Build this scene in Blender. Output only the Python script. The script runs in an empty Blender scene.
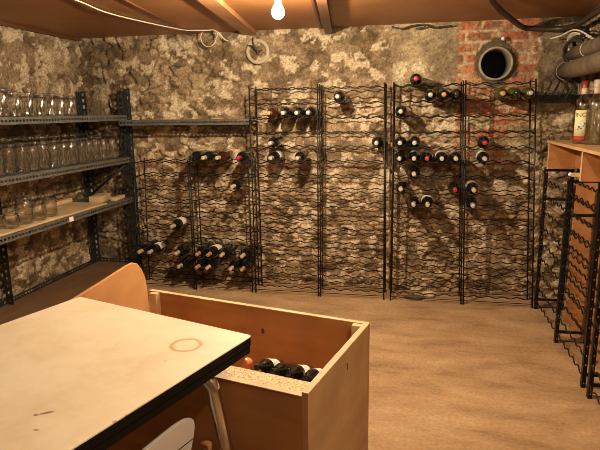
import bpy, bmesh, math, random
import numpy as np
from mathutils import Vector, Matrix
random.seed(7); np.random.seed(7)
PI = math.pi
C = bpy.context.scene.collection

# ------------------------------------------------------------------ camera
F = 545.0; H = 1.40
pitch = math.atan(113.5 / F); roll = math.radians(0.8)
yaw = math.atan(118 / math.hypot(F, 113.5))
fw = Vector((-math.sin(yaw) * math.cos(pitch), math.cos(yaw) * math.cos(pitch), -math.sin(pitch)))
rt = Vector((math.cos(yaw), math.sin(yaw), 0)); up = rt.cross(fw)
r2 = math.cos(roll) * rt - math.sin(roll) * up; u2 = math.cos(roll) * up + math.sin(roll) * rt
cam = bpy.data.objects.new('camera', bpy.data.cameras.new('camera')); C.objects.link(cam)
cam.matrix_world = Matrix(((r2.x, u2.x, -fw.x, 0), (r2.y, u2.y, -fw.y, 0), (r2.z, u2.z, -fw.z, H), (0, 0, 0, 1)))
cam.data.sensor_width = 36; cam.data.lens = F * 36 / 600; cam.data.clip_start = 0.02
bpy.context.scene.camera = cam

# ------------------------------------------------------------------ helpers
def smooth(me, on=True):
    me.polygons.foreach_set('use_smooth', [on] * len(me.polygons))

class MB:
    def __init__(s): s.v = []; s.f = []; s.sm = []
    def add(s, vs, fs, sm=False):
        b = len(s.v); s.v += [tuple(v) for v in vs]
        s.f += [tuple(i + b for i in f) for f in fs]; s.sm += [sm] * len(fs)
    def box(s, x0, x1, y0, y1, z0, z1, M=None):
        vs = [Vector((x, y, z)) for x in (x0, x1) for y in (y0, y1) for z in (z0, z1)]
        if M: vs = [M @ v for v in vs]
        s.add(vs, [(0, 1, 3, 2), (4, 6, 7, 5), (0, 4, 5, 1), (2, 3, 7, 6), (0, 2, 6, 4), (1, 5, 7, 3)])
    def prism(s, poly, z0, z1, M=None):
        n = len(poly)
        vs = [Vector((p[0], p[1], z0)) for p in poly] + [Vector((p[0], p[1], z1)) for p in poly]
        if M: vs = [M @ v for v in vs]
        s.add(vs, [tuple(range(n))[::-1], tuple(range(n, 2 * n))] + [(i, (i + 1) % n, n + (i + 1) % n, n + i) for i in range(n)])
    def tube(s, pts, r, n=8, closed=False, cap=True):
        pts = [Vector(p) for p in pts]; m = len(pts)
        R = r if isinstance(r, (list, tuple)) else [r] * m
        rings = []; prev = None
        for i in range(m):
            a = pts[(i - 1) % m] if (i > 0 or closed) else pts[i]
            b = pts[(i + 1) % m] if (i < m - 1 or closed) else pts[i]
            t = (b - a).normalized()
            if prev is None:
                nn = t.orthogonal().normalized()
            else:
                nn = prev - t * prev.dot(t)
                nn = nn.normalized() if nn.length > 1e-6 else t.orthogonal().normalized()
            prev = nn; bb = t.cross(nn)
            rings.append([pts[i] + R[i] * (math.cos(2 * PI * k / n) * nn + math.sin(2 * PI * k / n) * bb) for k in range(n)])
        vs = [v for q in rings for v in q]; fs = []
        for i in range(m if closed else m - 1):
            j = (i + 1) % m
            for k in range(n):
                fs.append((i * n + k, i * n + (k + 1) % n, j * n + (k + 1) % n, j * n + k))
        s.add(vs, fs, True)
        if cap and not closed:
            s.add(rings[0][::-1], [tuple(range(n))]); s.add(rings[-1], [tuple(range(n))])
    def lathe(s, prof, n=24, M=None, closed=False, a0=0, a1=2 * PI):
        full = abs(a1 - a0 - 2 * PI) < 1e-6
        m = len(prof); cols = n if full else n + 1; vs = []
        for k in range(cols):
            a = a0 + (a1 - a0) * k / n
            for (r, z) in prof:
                vs.append(Vector((r * math.cos(a), r * math.sin(a), z)))
        if M: vs = [M @ v for v in vs]
        fs = []
        for k in range(n):
            k2 = (k + 1) % cols
            for i in range(m if closed else m - 1):
                j = (i + 1) % m
                fs.append((k * m + i, k2 * m + i, k2 * m + j, k * m + j))
        s.add(vs, fs, True)
    def sphere(s, c, r, n=16, m=10, sc=(1, 1, 1)):
        prof = [(math.sin(PI * i / m) * r, -math.cos(PI * i / m) * r) for i in range(m + 1)]
        s.lathe(prof, n, Matrix.Translation(Vector(c)) @ Matrix.Diagonal((sc[0], sc[1], sc[2], 1)))
    def strip(s, L, w, pitch=0.04, hl=0.022, hw=0.4, M=None):
        """perforated strip: length L along X, width w along Z, in plane y=0"""
        n = max(1, int(round(L / pitch))); p = L / n
        zs = [0, w * (0.5 - hw / 2), w * (0.5 + hw / 2), w]
        xs = []
        for i in range(n): xs += [i * p, i * p + (p - hl) / 2, i * p + (p + hl) / 2]
        xs.append(L)
        vs = [Vector((x, 0, z)) for x in xs for z in zs]
        if M: vs = [M @ v for v in vs]
        fs = []
        for i in range(len(xs) - 1):
            for j in range(3):
                if i % 3 == 1 and j == 1: continue
                fs.append((i * 4 + j, (i + 1) * 4 + j, (i + 1) * 4 + j + 1, i * 4 + j + 1))
        s.add(vs, fs)
    def build(s, name, mat, parent=None, weld=False, solid=0, bevel=0):
        me = bpy.data.meshes.new(name); me.from_pydata(s.v, [], s.f)
        me.polygons.foreach_set('use_smooth', s.sm)
        bm = bmesh.new(); bm.from_mesh(me)
        bmesh.ops.remove_doubles(bm, verts=bm.verts, dist=1e-5)
        bmesh.ops.recalc_face_normals(bm, faces=bm.faces)
        bm.to_mesh(me); bm.free()
        me.materials.append(mat)
        o = bpy.data.objects.new(name, me); C.objects.link(o)
        if parent: o.parent = parent
        if solid:
            m = o.modifiers.new('thickness', 'SOLIDIFY'); m.thickness = solid; m.offset = 0
        if bevel:
            m = o.modifiers.new('bevel', 'BEVEL'); m.width = bevel; m.segments = 2; m.limit_method = 'ANGLE'
        return o


def smooth_path(pts, k=6):
    P = [Vector(p) for p in pts]; out = []
    for i in range(len(P) - 1):
        p0 = P[max(i - 1, 0)]; p1 = P[i]; p2 = P[i + 1]; p3 = P[min(i + 2, len(P) - 1)]
        for j in range(k):
            u = j / k
            out.append(0.5 * ((2 * p1) + (p2 - p0) * u + (2 * p0 - 5 * p1 + 4 * p2 - p3) * u * u + (3 * p1 - p0 - 3 * p2 + p3) * u ** 3))
    out.append(P[-1]); return out
def tag(o, label, cat, group=None):
    o['label'] = label; o['category'] = cat
    if group: o['group'] = group
    return o
def empty(name, loc=(0, 0, 0), rot=(0, 0, 0)):
    o = bpy.data.objects.new(name, None); C.objects.link(o); o.location = loc; o.rotation_euler = rot
    o.empty_display_size = 0.05
    return o
def structure(o): o['kind'] = 'structure'; return o
def copy_tree(o):
    c = o.copy(); C.objects.link(c)
    for ch in list(o.children):
        d = ch.copy(); C.objects.link(d); d.parent = c
    return c

# ------------------------------------------------------------------ materials
def new_mat(name):
    m = bpy.data.materials.new(name); m.use_nodes = True
    nt = m.node_tree; b = nt.nodes['Principled BSDF']
    return m, nt, b
def nd(nt, t, **k):
    n = nt.nodes.new(t)
    for a, v in k.items():
        if a in n.inputs: n.inputs[a].default_value = v
        else: setattr(n, a, v)
    return n
def ramp(nt, stops):
    r = nt.nodes.new('ShaderNodeValToRGB'); e = r.color_ramp.elements
    while len(e) < len(stops): e.new(0.5)
    for i, (p, c) in enumerate(stops):
        e[i].position = p; e[i].color = (*c, 1)
    return r
def plain(name, col, rough=0.5, metal=0.0, noise=0.0, scale=20, bump=0.0, coat=0.0):
    m, nt, b = new_mat(name)
    b.inputs['Base Color'].default_value = (*col, 1); b.inputs['Roughness'].default_value = rough
    b.inputs['Metallic'].default_value = metal; b.inputs['Coat Weight'].default_value = coat
    if noise or bump:
        tc = nd(nt, 'ShaderNodeTexCoord'); n = nd(nt, 'ShaderNodeTexNoise'); n.inputs['Scale'].default_value = scale
        n.inputs['Detail'].default_value = 6
        nt.links.new(tc.outputs['Object'], n.inputs['Vector'])
        if noise:
            r = ramp(nt, [(0.3, tuple(c * (1 - noise) for c in col)), (0.7, tuple(min(1, c * (1 + noise)) for c in col))])
            nt.links.new(n.outputs['Fac'], r.inputs['Fac']); nt.links.new(r.outputs['Color'], b.inputs['Base Color'])
        if bump:
            bp = nd(nt, 'ShaderNodeBump'); bp.inputs['Strength'].default_value = bump; bp.inputs['Distance'].default_value = 0.01
            nt.links.new(n.outputs['Fac'], bp.inputs['Height']); nt.links.new(bp.outputs['Normal'], b.inputs['Normal'])
    return m
def wood(name, c0, c1, scale=(3, 30, 30), rough=0.5, knots=0.0, bump=0.05):
    m, nt, b = new_mat(name)
    tc = nd(nt, 'ShaderNodeTexCoord'); mp = nd(nt, 'ShaderNodeMapping'); mp.inputs['Scale'].default_value = scale
    n = nd(nt, 'ShaderNodeTexNoise'); n.inputs['Scale'].default_value = 1.0; n.inputs['Detail'].default_value = 7; n.inputs['Distortion'].default_value = 0.6
    r = ramp(nt, [(0.3, c0), (0.7, c1)])
    nt.links.new(tc.outputs['Object'], mp.inputs['Vector']); nt.links.new(mp.outputs['Vector'], n.inputs['Vector'])
    nt.links.new(n.outputs['Fac'], r.inputs['Fac'])
    n2 = nd(nt, 'ShaderNodeTexNoise'); n2.inputs['Scale'].default_value = 5.0; n2.inputs['Detail'].default_value = 4
    nt.links.new(tc.outputs['Object'], n2.inputs['Vector'])
    mx = nd(nt, 'ShaderNodeMix', data_type='RGBA', blend_type='MULTIPLY'); mx.inputs['Factor'].default_value = 0.55
    r2_ = ramp(nt, [(0.35, (0.62, 0.58, 0.55)), (0.65, (1, 1, 1))])
    nt.links.new(n2.outputs['Fac'], r2_.inputs['Fac']); nt.links.new(r.outputs['Color'], mx.inputs['A']); nt.links.new(r2_.outputs['Color'], mx.inputs['B'])
    nt.links.new(mx.outputs['Result'], b.inputs['Base Color']); b.inputs['Roughness'].default_value = rough
    if bump:
        bp = nd(nt, 'ShaderNodeBump'); bp.inputs['Strength'].default_value = bump; bp.inputs['Distance'].default_value = 0.004
        nt.links.new(n.outputs['Fac'], bp.inputs['Height']); nt.links.new(bp.outputs['Normal'], b.inputs['Normal'])
    return m
def glass(name, tint, gloss=0.5, base=0.04, rim=0.45):
    m = bpy.data.materials.new(name); m.use_nodes = True; nt = m.node_tree; nt.nodes.clear()
    out = nd(nt, 'ShaderNodeOutputMaterial'); tr = nd(nt, 'ShaderNodeBsdfTransparent')
    gl = nd(nt, 'ShaderNodeBsdfGlossy'); gl.inputs['Roughness'].default_value = 0.08
    lw = nd(nt, 'ShaderNodeLayerWeight'); lw.inputs['Blend'].default_value = 0.4
    cr = ramp(nt, [(0.45, tint), (0.95, tuple(c * rim for c in tint))])
    nt.links.new(lw.outputs['Facing'], cr.inputs['Fac']); nt.links.new(cr.outputs['Color'], tr.inputs['Color'])
    mr = nd(nt, 'ShaderNodeMapRange'); mr.inputs['To Min'].default_value = base; mr.inputs['To Max'].default_value = gloss
    mx = nd(nt, 'ShaderNodeMixShader')
    nt.links.new(lw.outputs['Facing'], mr.inputs['Value']); nt.links.new(mr.outputs['Result'], mx.inputs['Fac'])
    nt.links.new(tr.outputs[0], mx.inputs[1]); nt.links.new(gl.outputs[0], mx.inputs[2]); nt.links.new(mx.outputs[0], out.inputs[0])
    return m

M = {}
M['iron'] = plain('black iron', (0.012, 0.012, 0.013), 0.45, 0.6, 0.3, 60)
M['rack_iron'] = plain('blackened wire', (0.012, 0.011, 0.010), 0.5, 0.4)
M['rack_steel'] = plain('black slotted steel', (0.010, 0.010, 0.011), 0.4, 0.5)
M['angle'] = plain('blue grey enamelled steel', (0.032, 0.037, 0.038), 0.42, 0.3, 0.35, 30)
M['bottle'] = plain('dark bottle glass', (0.006, 0.007, 0.006), 0.08, 0, coat=0.6)
M['bottle_brown'] = plain('reddish brown bottle glass', (0.045, 0.012, 0.006), 0.1, 0, coat=0.6)
M['bottle_green'] = plain('olive bottle glass', (0.05, 0.055, 0.012), 0.08, 0, coat=0.6)
M['cap_silver'] = plain('pale grey foil', (0.46, 0.43, 0.38), 0.4, 0.1)
M['cap_cream'] = plain('cream foil', (0.55, 0.42, 0.28), 0.4)
M['cap_tan'] = plain('tan foil', (0.50, 0.25, 0.11), 0.4)
M['cap_red'] = plain('red foil', (0.42, 0.025, 0.03), 0.35)
M['cap_orange'] = plain('orange foil', (0.65, 0.2, 0.06), 0.35)
M['cap_black'] = plain('black foil', (0.015, 0.015, 0.018), 0.25)
M['paper'] = plain('white paper label', (0.75, 0.72, 0.66), 0.7)
M['jar'] = glass('clear jar glass', (0.975, 0.98, 0.97), 0.8, 0.10)
M['clear'] = glass('clear bottle glass', (0.93, 0.93, 0.9), 0.6, 0.05)
M['jar_lid'] = plain('dull grey lid', (0.12, 0.12, 0.115), 0.4, 0.6)
M['chrome'] = plain('chrome', (0.62, 0.60, 0.58), 0.16, 1.0)
M['black_edge'] = plain('black edging', (0.006, 0.005, 0.004), 0.7)
M['black_edge'].node_tree.nodes['Principled BSDF'].inputs['Specular IOR Level'].default_value = 0.15
M['white_plastic'] = plain('greyish white plastic', (0.62, 0.58, 0.55), 0.45)
M['plywood_in'] = wood('orange plywood', (0.40, 0.17, 0.055), (0.52, 0.24, 0.085), (2, 2, 14), 0.5)
M['plywood_out'] = wood('pale brown plywood', (0.42, 0.26, 0.12), (0.52, 0.34, 0.17), (2, 2, 10), 0.55)
M['headboard'] = wood('orange beige plywood', (0.58, 0.28, 0.10), (0.68, 0.36, 0.15), (3, 3, 5), 0.5)
M['edge_wood'] = wood('pale cut wood', (0.62, 0.42, 0.22), (0.74, 0.54, 0.30), (10, 10, 10), 0.6)
M['crate_wood'] = wood('orange brown board', (0.40, 0.165, 0.05), (0.52, 0.23, 0.08), (4, 4, 22), 0.5)
M['crate_top'] = wood('honey coloured board', (0.55, 0.33, 0.14), (0.66, 0.42, 0.20), (20, 3, 20), 0.5)
M['brown_board'] = wood('brown shelf board', (0.16, 0.085, 0.04), (0.22, 0.125, 0.065), (20, 3, 20), 0.55)
M['pale_board'] = wood('pale chipboard', (0.58, 0.40, 0.21), (0.70, 0.50, 0.29), (10, 10, 10), 0.6)
M['pipe'] = plain('grey brown pipe lagging', (0.115, 0.080, 0.046), 0.75, 0, 0.45, 12, 0.4)
M['dark_pipe'] = plain('dark painted pipe', (0.045, 0.030, 0.020), 0.4, 0.2)
M['cable_white'] = plain('off white cable', (0.65, 0.55, 0.42), 0.5)
M['cable_dark'] = plain('dark cable', (0.03, 0.024, 0.018), 0.5)
M['cement'] = plain('grey cement collar', (0.30, 0.25, 0.18), 0.85, 0, 0.3, 30, 0.5)
M['matt_black'] = plain('matt black lining', (0.006, 0.005, 0.005), 0.9)
M['stone_pale'] = plain('pale stone', (0.62, 0.50, 0.34), 0.9, 0, 0.2, 20, 0.4)
M['stone_dark'] = plain('dark flat stone', (0.10, 0.07, 0.045), 0.9, 0, 0.3, 20, 0.4)
M['batten'] = wood('brown batten', (0.30, 0.13, 0.05), (0.40, 0.19, 0.075), (20, 2, 20), 0.5)
M['batten_dark'] = wood('dark brown batten', (0.09, 0.035, 0.015), (0.14, 0.055, 0.022), (20, 2, 20), 0.5)
M['brass'] = plain('lamp holder', (0.25, 0.2, 0.12), 0.4, 0.6)

def speckle(name):
    m, nt, b = new_mat(name)
    tc = nd(nt, 'ShaderNodeTexCoord'); n = nd(nt, 'ShaderNodeTexNoise'); n.inputs['Scale'].default_value = 190; n.inputs['Detail'].default_value = 3
    r = ramp(nt, [(0.30, (0.30, 0.17, 0.07)), (0.46, (0.66, 0.48, 0.26)), (0.62, (0.80, 0.64, 0.40))])
    nt.links.new(tc.outputs['Object'], n.inputs['Vector']); nt.links.new(n.outputs['Fac'], r.inputs['Fac'])
    nt.links.new(r.outputs['Color'], b.inputs['Base Color']); b.inputs['Roughness'].default_value = 0.9
    bp = nd(nt, 'ShaderNodeBump'); bp.inputs['Strength'].default_value = 0.6; bp.inputs['Distance'].default_value = 0.005
    nt.links.new(n.outputs['Fac'], bp.inputs['Height']); nt.links.new(bp.outputs['Normal'], b.inputs['Normal'])
    return m
M['cork'] = speckle('rough pressed chipboard')

def shelf_metal():
    m, nt, b = new_mat('grey shelf steel with rust')
    tc = nd(nt, 'ShaderNodeTexCoord'); n = nd(nt, 'ShaderNodeTexNoise'); n.inputs['Scale'].default_value = 25; n.inputs['Detail'].default_value = 6
    r = ramp(nt, [(0.3, (0.085, 0.083, 0.074)), (0.7, (0.14, 0.134, 0.118))])
    nt.links.new(tc.outputs['Object'], n.inputs['Vector']); nt.links.new(n.outputs['Fac'], r.inputs['Fac'])
    n2 = nd(nt, 'ShaderNodeTexNoise'); n2.inputs['Scale'].default_value = 4.0; n2.inputs['Detail'].default_value = 8; n2.inputs['Roughness'].default_value = 0.75
    nt.links.new(tc.outputs['Object'], n2.inputs['Vector'])
    rr = ramp(nt, [(0.60, (0, 0, 0)), (0.66, (1, 1, 1))]); nt.links.new(n2.outputs['Fac'], rr.inputs['Fac'])
    mx = nd(nt, 'ShaderNodeMix', data_type='RGBA'); mx.inputs['B'].default_value = (0.20, 0.055, 0.02, 1)
    nt.links.new(rr.outputs['Color'], mx.inputs['Factor']); nt.links.new(r.outputs['Color'], mx.inputs['A'])
    nt.links.new(mx.outputs['Result'], b.inputs['Base Color'])
    b.inputs['Roughness'].default_value = 0.5; b.inputs['Metallic'].default_value = 0.2
    return m
M['shelf'] = shelf_metal()

def table_top_mat():
    m, nt, b = new_mat('worn cream laminate')
    tc = nd(nt, 'ShaderNodeTexCoord')
    n = nd(nt, 'ShaderNodeTexNoise'); n.inputs['Scale'].default_value = 4; n.inputs['Detail'].default_value = 9; n.inputs['Roughness'].default_value = 0.7
    r = ramp(nt, [(0.3, (0.68, 0.55, 0.36)), (0.55, (0.80, 0.69, 0.51)), (0.75, (0.84, 0.74, 0.57))])
    nt.links.new(tc.outputs['Object'], n.inputs['Vector']); nt.links.new(n.outputs['Fac'], r.inputs['Fac'])
    col = r.outputs['Color']
    sep = nd(nt, 'ShaderNodeSeparateXYZ'); nt.links.new(tc.outputs['Object'], sep.inputs[0])
    wob = nd(nt, 'ShaderNodeTexNoise'); wob.inputs['Scale'].default_value = 45; wob.inputs['Detail'].default_value = 4
    nt.links.new(tc.outputs['Object'], wob.inputs['Vector'])
    def math_(op, a, bb=None):
        k = nd(nt, 'ShaderNodeMath', operation=op)
        for i, q in enumerate((a, bb)):
            if q is None: continue
            if isinstance(q, (int, float)): k.inputs[i].default_value = q
            else: nt.links.new(q, k.inputs[i])
        return k.outputs[0]
    def spot(cx, cy, rx, ry, ang, ring, w, colr, amt):
        nonlocal col
        dx = math_('SUBTRACT', sep.outputs[0], cx); dy = math_('SUBTRACT', sep.outputs[1], cy)
        c_, s_ = math.cos(ang), math.sin(ang)
        u = math_('DIVIDE', math_('ADD', math_('MULTIPLY', dx, c_), math_('MULTIPLY', dy, s_)), rx)
        v = math_('DIVIDE', math_('SUBTRACT', math_('MULTIPLY', dy, c_), math_('MULTIPLY', dx, s_)), ry)
        d = math_('SQRT', math_('ADD', math_('MULTIPLY', u, u), math_('MULTIPLY', v, v)))
        d = math_('ADD', d, math_('MULTIPLY', math_('SUBTRACT', wob.outputs['Fac'], 0.5), 1.0 if not ring else 0.25))
        if ring: d = math_('ABSOLUTE', math_('SUBTRACT', d, 1.0))
        k = nd(nt, 'ShaderNodeMapRange'); k.inputs['From Min'].default_value = w; k.inputs['From Max'].default_value = w * 0.4
        k.inputs['To Min'].default_value = 0; k.inputs['To Max'].default_value = amt
        nt.links.new(d, k.inputs['Value'])
        mx = nd(nt, 'ShaderNodeMix', data_type='RGBA'); mx.inputs['B'].default_value = (*colr, 1)
        nt.links.new(k.outputs[0], mx.inputs['Factor']); nt.links.new(col, mx.inputs['A']); col = mx.outputs['Result']
    for a in STAINS: spot(*a)
    nt.links.new(col, b.inputs['Base Color']); b.inputs['Roughness'].default_value = 0.42
    return m

def stone_mat():
    m, nt, b = new_mat('rubble stone and lime mortar')
    at = nd(nt, 'ShaderNodeAttribute', attribute_name='albedo')
    tc = nd(nt, 'ShaderNodeTexCoord')
    n = nd(nt, 'ShaderNodeTexNoise'); n.inputs['Scale'].default_value = 55; n.inputs['Detail'].default_value = 8; n.inputs['Roughness'].default_value = 0.7
    nt.links.new(tc.outputs['Object'], n.inputs['Vector'])
    r = ramp(nt, [(0.30, (0.28, 0.25, 0.22)), (0.48, (0.92, 0.92, 0.92)), (0.68, (1.6, 1.56, 1.5))])
    nt.links.new(n.outputs['Fac'], r.inputs['Fac'])
    mx = nd(nt, 'ShaderNodeMix', data_type='RGBA', blend_type='MULTIPLY'); mx.inputs['Factor'].default_value = 0.85
    nt.links.new(at.outputs['Color'], mx.inputs['A']); nt.links.new(r.outputs['Color'], mx.inputs['B'])
    nt.links.new(mx.outputs['Result'], b.inputs['Base Color']); b.inputs['Roughness'].default_value = 0.92
    b.inputs['Specular IOR Level'].default_value = 0.2
    bp = nd(nt, 'ShaderNodeBump'); bp.inputs['Strength'].default_value = 0.9; bp.inputs['Distance'].default_value = 0.018
    nt.links.new(n.outputs['Fac'], bp.inputs['Height']); nt.links.new(bp.outputs['Normal'], b.inputs['Normal'])
    return m
M['stone'] = stone_mat()

def floor_mat():
    m, nt, b = new_mat('sandy worn concrete')
    tc = nd(nt, 'ShaderNodeTexCoord'); mp = nd(nt, 'ShaderNodeMapping'); mp.inputs['Scale'].default_value = (1.6, 4.0, 1)
    mp.inputs['Rotation'].default_value = (0, 0, 0.15)
    n = nd(nt, 'ShaderNodeTexNoise'); n.inputs['Scale'].default_value = 1.3; n.inputs['Detail'].default_value = 10; n.inputs['Roughness'].default_value = 0.68
    n.inputs['Distortion'].default_value = 0.4
    nt.links.new(tc.outputs['Object'], mp.inputs['Vector']); nt.links.new(mp.outputs['Vector'], n.inputs['Vector'])
    r = ramp(nt, [(0.30, (0.25, 0.14, 0.065)), (0.46, (0.42, 0.265, 0.135)), (0.58, (0.51, 0.335, 0.18)), (0.75, (0.62, 0.43, 0.25))])
    nt.links.new(n.outputs['Fac'], r.inputs['Fac'])
    n2 = nd(nt, 'ShaderNodeTexNoise'); n2.inputs['Scale'].default_value = 60; n2.inputs['Detail'].default_value = 6
    nt.links.new(tc.outputs['Object'], n2.inputs['Vector'])
    r2_ = ramp(nt, [(0.3, (0.72, 0.70, 0.68)), (0.6, (1, 1, 1)), (0.8, (1.15, 1.15, 1.15))]); nt.links.new(n2.outputs['Fac'], r2_.inputs['Fac'])
    mx = nd(nt, 'ShaderNodeMix', data_type='RGBA', blend_type='MULTIPLY'); mx.inputs['Factor'].default_value = 0.8
    nt.links.new(r.outputs['Color'], mx.inputs['A']); nt.links.new(r2_.outputs['Color'], mx.inputs['B'])
    nt.links.new(mx.outputs['Result'], b.inputs['Base Color']); b.inputs['Roughness'].default_value = 0.75
    bp = nd(nt, 'ShaderNodeBump'); bp.inputs['Strength'].default_value = 0.35; bp.inputs['Distance'].default_value = 0.006
    ad = nd(nt, 'ShaderNodeMath', operation='ADD'); nt.links.new(n.outputs['Fac'], ad.inputs[0]); nt.links.new(n2.outputs['Fac'], ad.inputs[1])
    nt.links.new(ad.outputs[0], bp.inputs['Height']); nt.links.new(bp.outputs['Normal'], b.inputs['Normal'])
    return m
def ceiling_mat():
    m, nt, b = new_mat('brown hardboard ceiling')
    tc = nd(nt, 'ShaderNodeTexCoord')
    n = nd(nt, 'ShaderNodeTexNoise'); n.inputs['Scale'].default_value = 1.6; n.inputs['Detail'].default_value = 5
    nt.links.new(tc.outputs['Object'], n.inputs['Vector'])
    r = ramp(nt, [(0.3, (0.24, 0.092, 0.024)), (0.7, (0.33, 0.132, 0.038))]); nt.links.new(n.outputs['Fac'], r.inputs['Fac'])
    nt.links.new(r.outputs['Color'], b.inputs['Base Color']); b.inputs['Roughness'].default_value = 0.5
    bp = nd(nt, 'ShaderNodeBump'); bp.inputs['Strength'].default_value = 0.5; bp.inputs['Distance'].default_value = 0.03
    nt.links.new(n.outputs['Fac'], bp.inputs['Height']); nt.links.new(bp.outputs['Normal'], b.inputs['Normal'])
    return m

# ------------------------------------------------------------------ rubble walls (numpy)
def hash2(ix, iy, s):
    h = np.sin(ix * 127.1 + iy * 311.7 + s * 74.7) * 43758.5453
    return h - np.floor(h)
def vnoise(x, y, s):
    ix, iy = np.floor(x), np.floor(y); fx, fy = x - ix, y - iy
    fx = fx * fx * (3 - 2 * fx); fy = fy * fy * (3 - 2 * fy)
    a = hash2(ix, iy, s); b = hash2(ix + 1, iy, s); c = hash2(ix, iy + 1, s); d = hash2(ix + 1, iy + 1, s)
    return (a * (1 - fx) + b * fx) * (1 - fy) + (c * (1 - fx) + d * fx) * fy
def fbm(x, y, s, o=5, g=0.55):
    t = 0; a = 1; w = 0
    for i in range(o):
        t = t + a * vnoise(x * 2 ** i + 17.3 * i, y * 2 ** i - 9.1 * i, s + i); w += a; a *= g
    return t / w
def voronoi(x, y, s):
    ix, iy = np.floor(x), np.floor(y)
    f1 = np.full(x.shape, 9.0); f2 = np.full(x.shape, 9.0); cid = np.zeros(x.shape)
    for dx in (-1, 0, 1):
        for dy in (-1, 0, 1):
            cx, cy = ix + dx, iy + dy
            px = cx + 0.1 + 0.8 * hash2(cx, cy, s); py = cy + 0.1 + 0.8 * hash2(cx, cy, s + 5)
            d = np.hypot(x - px, y - py); hid = hash2(cx, cy, s + 11)
            near = d < f1
            f2 = np.where(near, f1, np.minimum(f2, d)); cid = np.where(near, hid, cid); f1 = np.where(near, d, f1)
    return f1, f2, cid
def sst(a, b, x):
    t = np.clip((x - a) / (b - a), 0, 1); return t * t * (3 - 2 * t)
def mix3(c, d, k): return c * (1 - k[..., None]) + np.array(d) * k[..., None]
def rubble(u, z, s, sx, sz, plaster_bias, lime=0.0):
    wu = u + 0.06 * (fbm(u * 8, z * 8, s + 20) - 0.5) * 2; wz = z + 0.045 * (fbm(u * 8 + 40, z * 8, s + 21) - 0.5) * 2
    f1, f2, cid = voronoi(wu / sx, wz / sz, s)
    joint = 1 - sst(0.03, 0.20, f2 - f1)
    h = 0.026 * (1 - joint) * (0.4 + 0.8 * cid) + 0.016 * (fbm(u * 20, z * 26, s + 2) - 0.5) * 2
    k1 = fbm(u * 14, z * 16, s + 30)
    c = mix3(np.ones(u.shape + (3,)) * np.array((0.19, 0.12, 0.064)), (0.49, 0.36, 0.22), sst(0.15, 0.9, cid * 0.5 + k1 * 0.55))
    c = mix3(c, (0.075, 0.044, 0.022), joint * 0.7 * sst(0.4, 0.6, fbm(u * 9, z * 9, s + 3) + 0.04))
    pl = sst(0.50, 0.55, fbm(u * 5, z * 5, s + 40) + plaster_bias)
    h = h * (1 - 0.65 * pl) + 0.020 * pl + pl * 0.008 * (fbm(u * 18, z * 18, s + 45) - .5)
    c = mix3(c, (0.30, 0.21, 0.125), pl * 0.7)
    dk = sst(0.53, 0.60, fbm(u * 13, z * 13, s + 50))
    c = mix3(c, (0.095, 0.060, 0.032), dk * 0.6)
    fl = sst(0.585, 0.605, fbm(u * 13 + 5, z * 15, s + 60, 4, 0.55) + 0.3 * plaster_bias + lime)
    h = h + fl * 0.006
    c = mix3(c, (0.66, 0.53, 0.37), fl * 0.8)
    return h, c
def wall_grid(name, us, zs, func, place, hole=None):
    U, Z = np.meshgrid(us, zs, indexing='ij')
    h, col = func(U, Z)
    P = place(U, Z, h)
    nu, nz = U.shape
    idx = np.arange(nu * nz).reshape(nu, nz)
    q = np.stack([idx[:-1, :-1], idx[1:, :-1], idx[1:, 1:], idx[:-1, 1:]], -1).reshape(-1, 4)
    if hole:
        cu = (U[:-1, :-1] + U[1:, 1:]).ravel() / 2; cz = (Z[:-1, :-1] + Z[1:, 1:]).ravel() / 2
        q = q[np.hypot(cu - hole[0], cz - hole[1]) > hole[2]]
    me = bpy.data.meshes.new(name); me.from_pydata(P.reshape(-1, 3).tolist(), [], q.tolist())
    smooth(me)
    a = me.color_attributes.new('albedo', 'FLOAT_COLOR', 'POINT')
    rgba = np.concatenate([col.reshape(-1, 3), np.ones((nu * nz, 1))], 1).astype(np.float32)
    a.data.foreach_set('color', rgba.ravel())
    me.materials.append(M['stone'])
    o = bpy.data.objects.new(name, me); C.objects.link(o)
    return structure(o)

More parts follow.
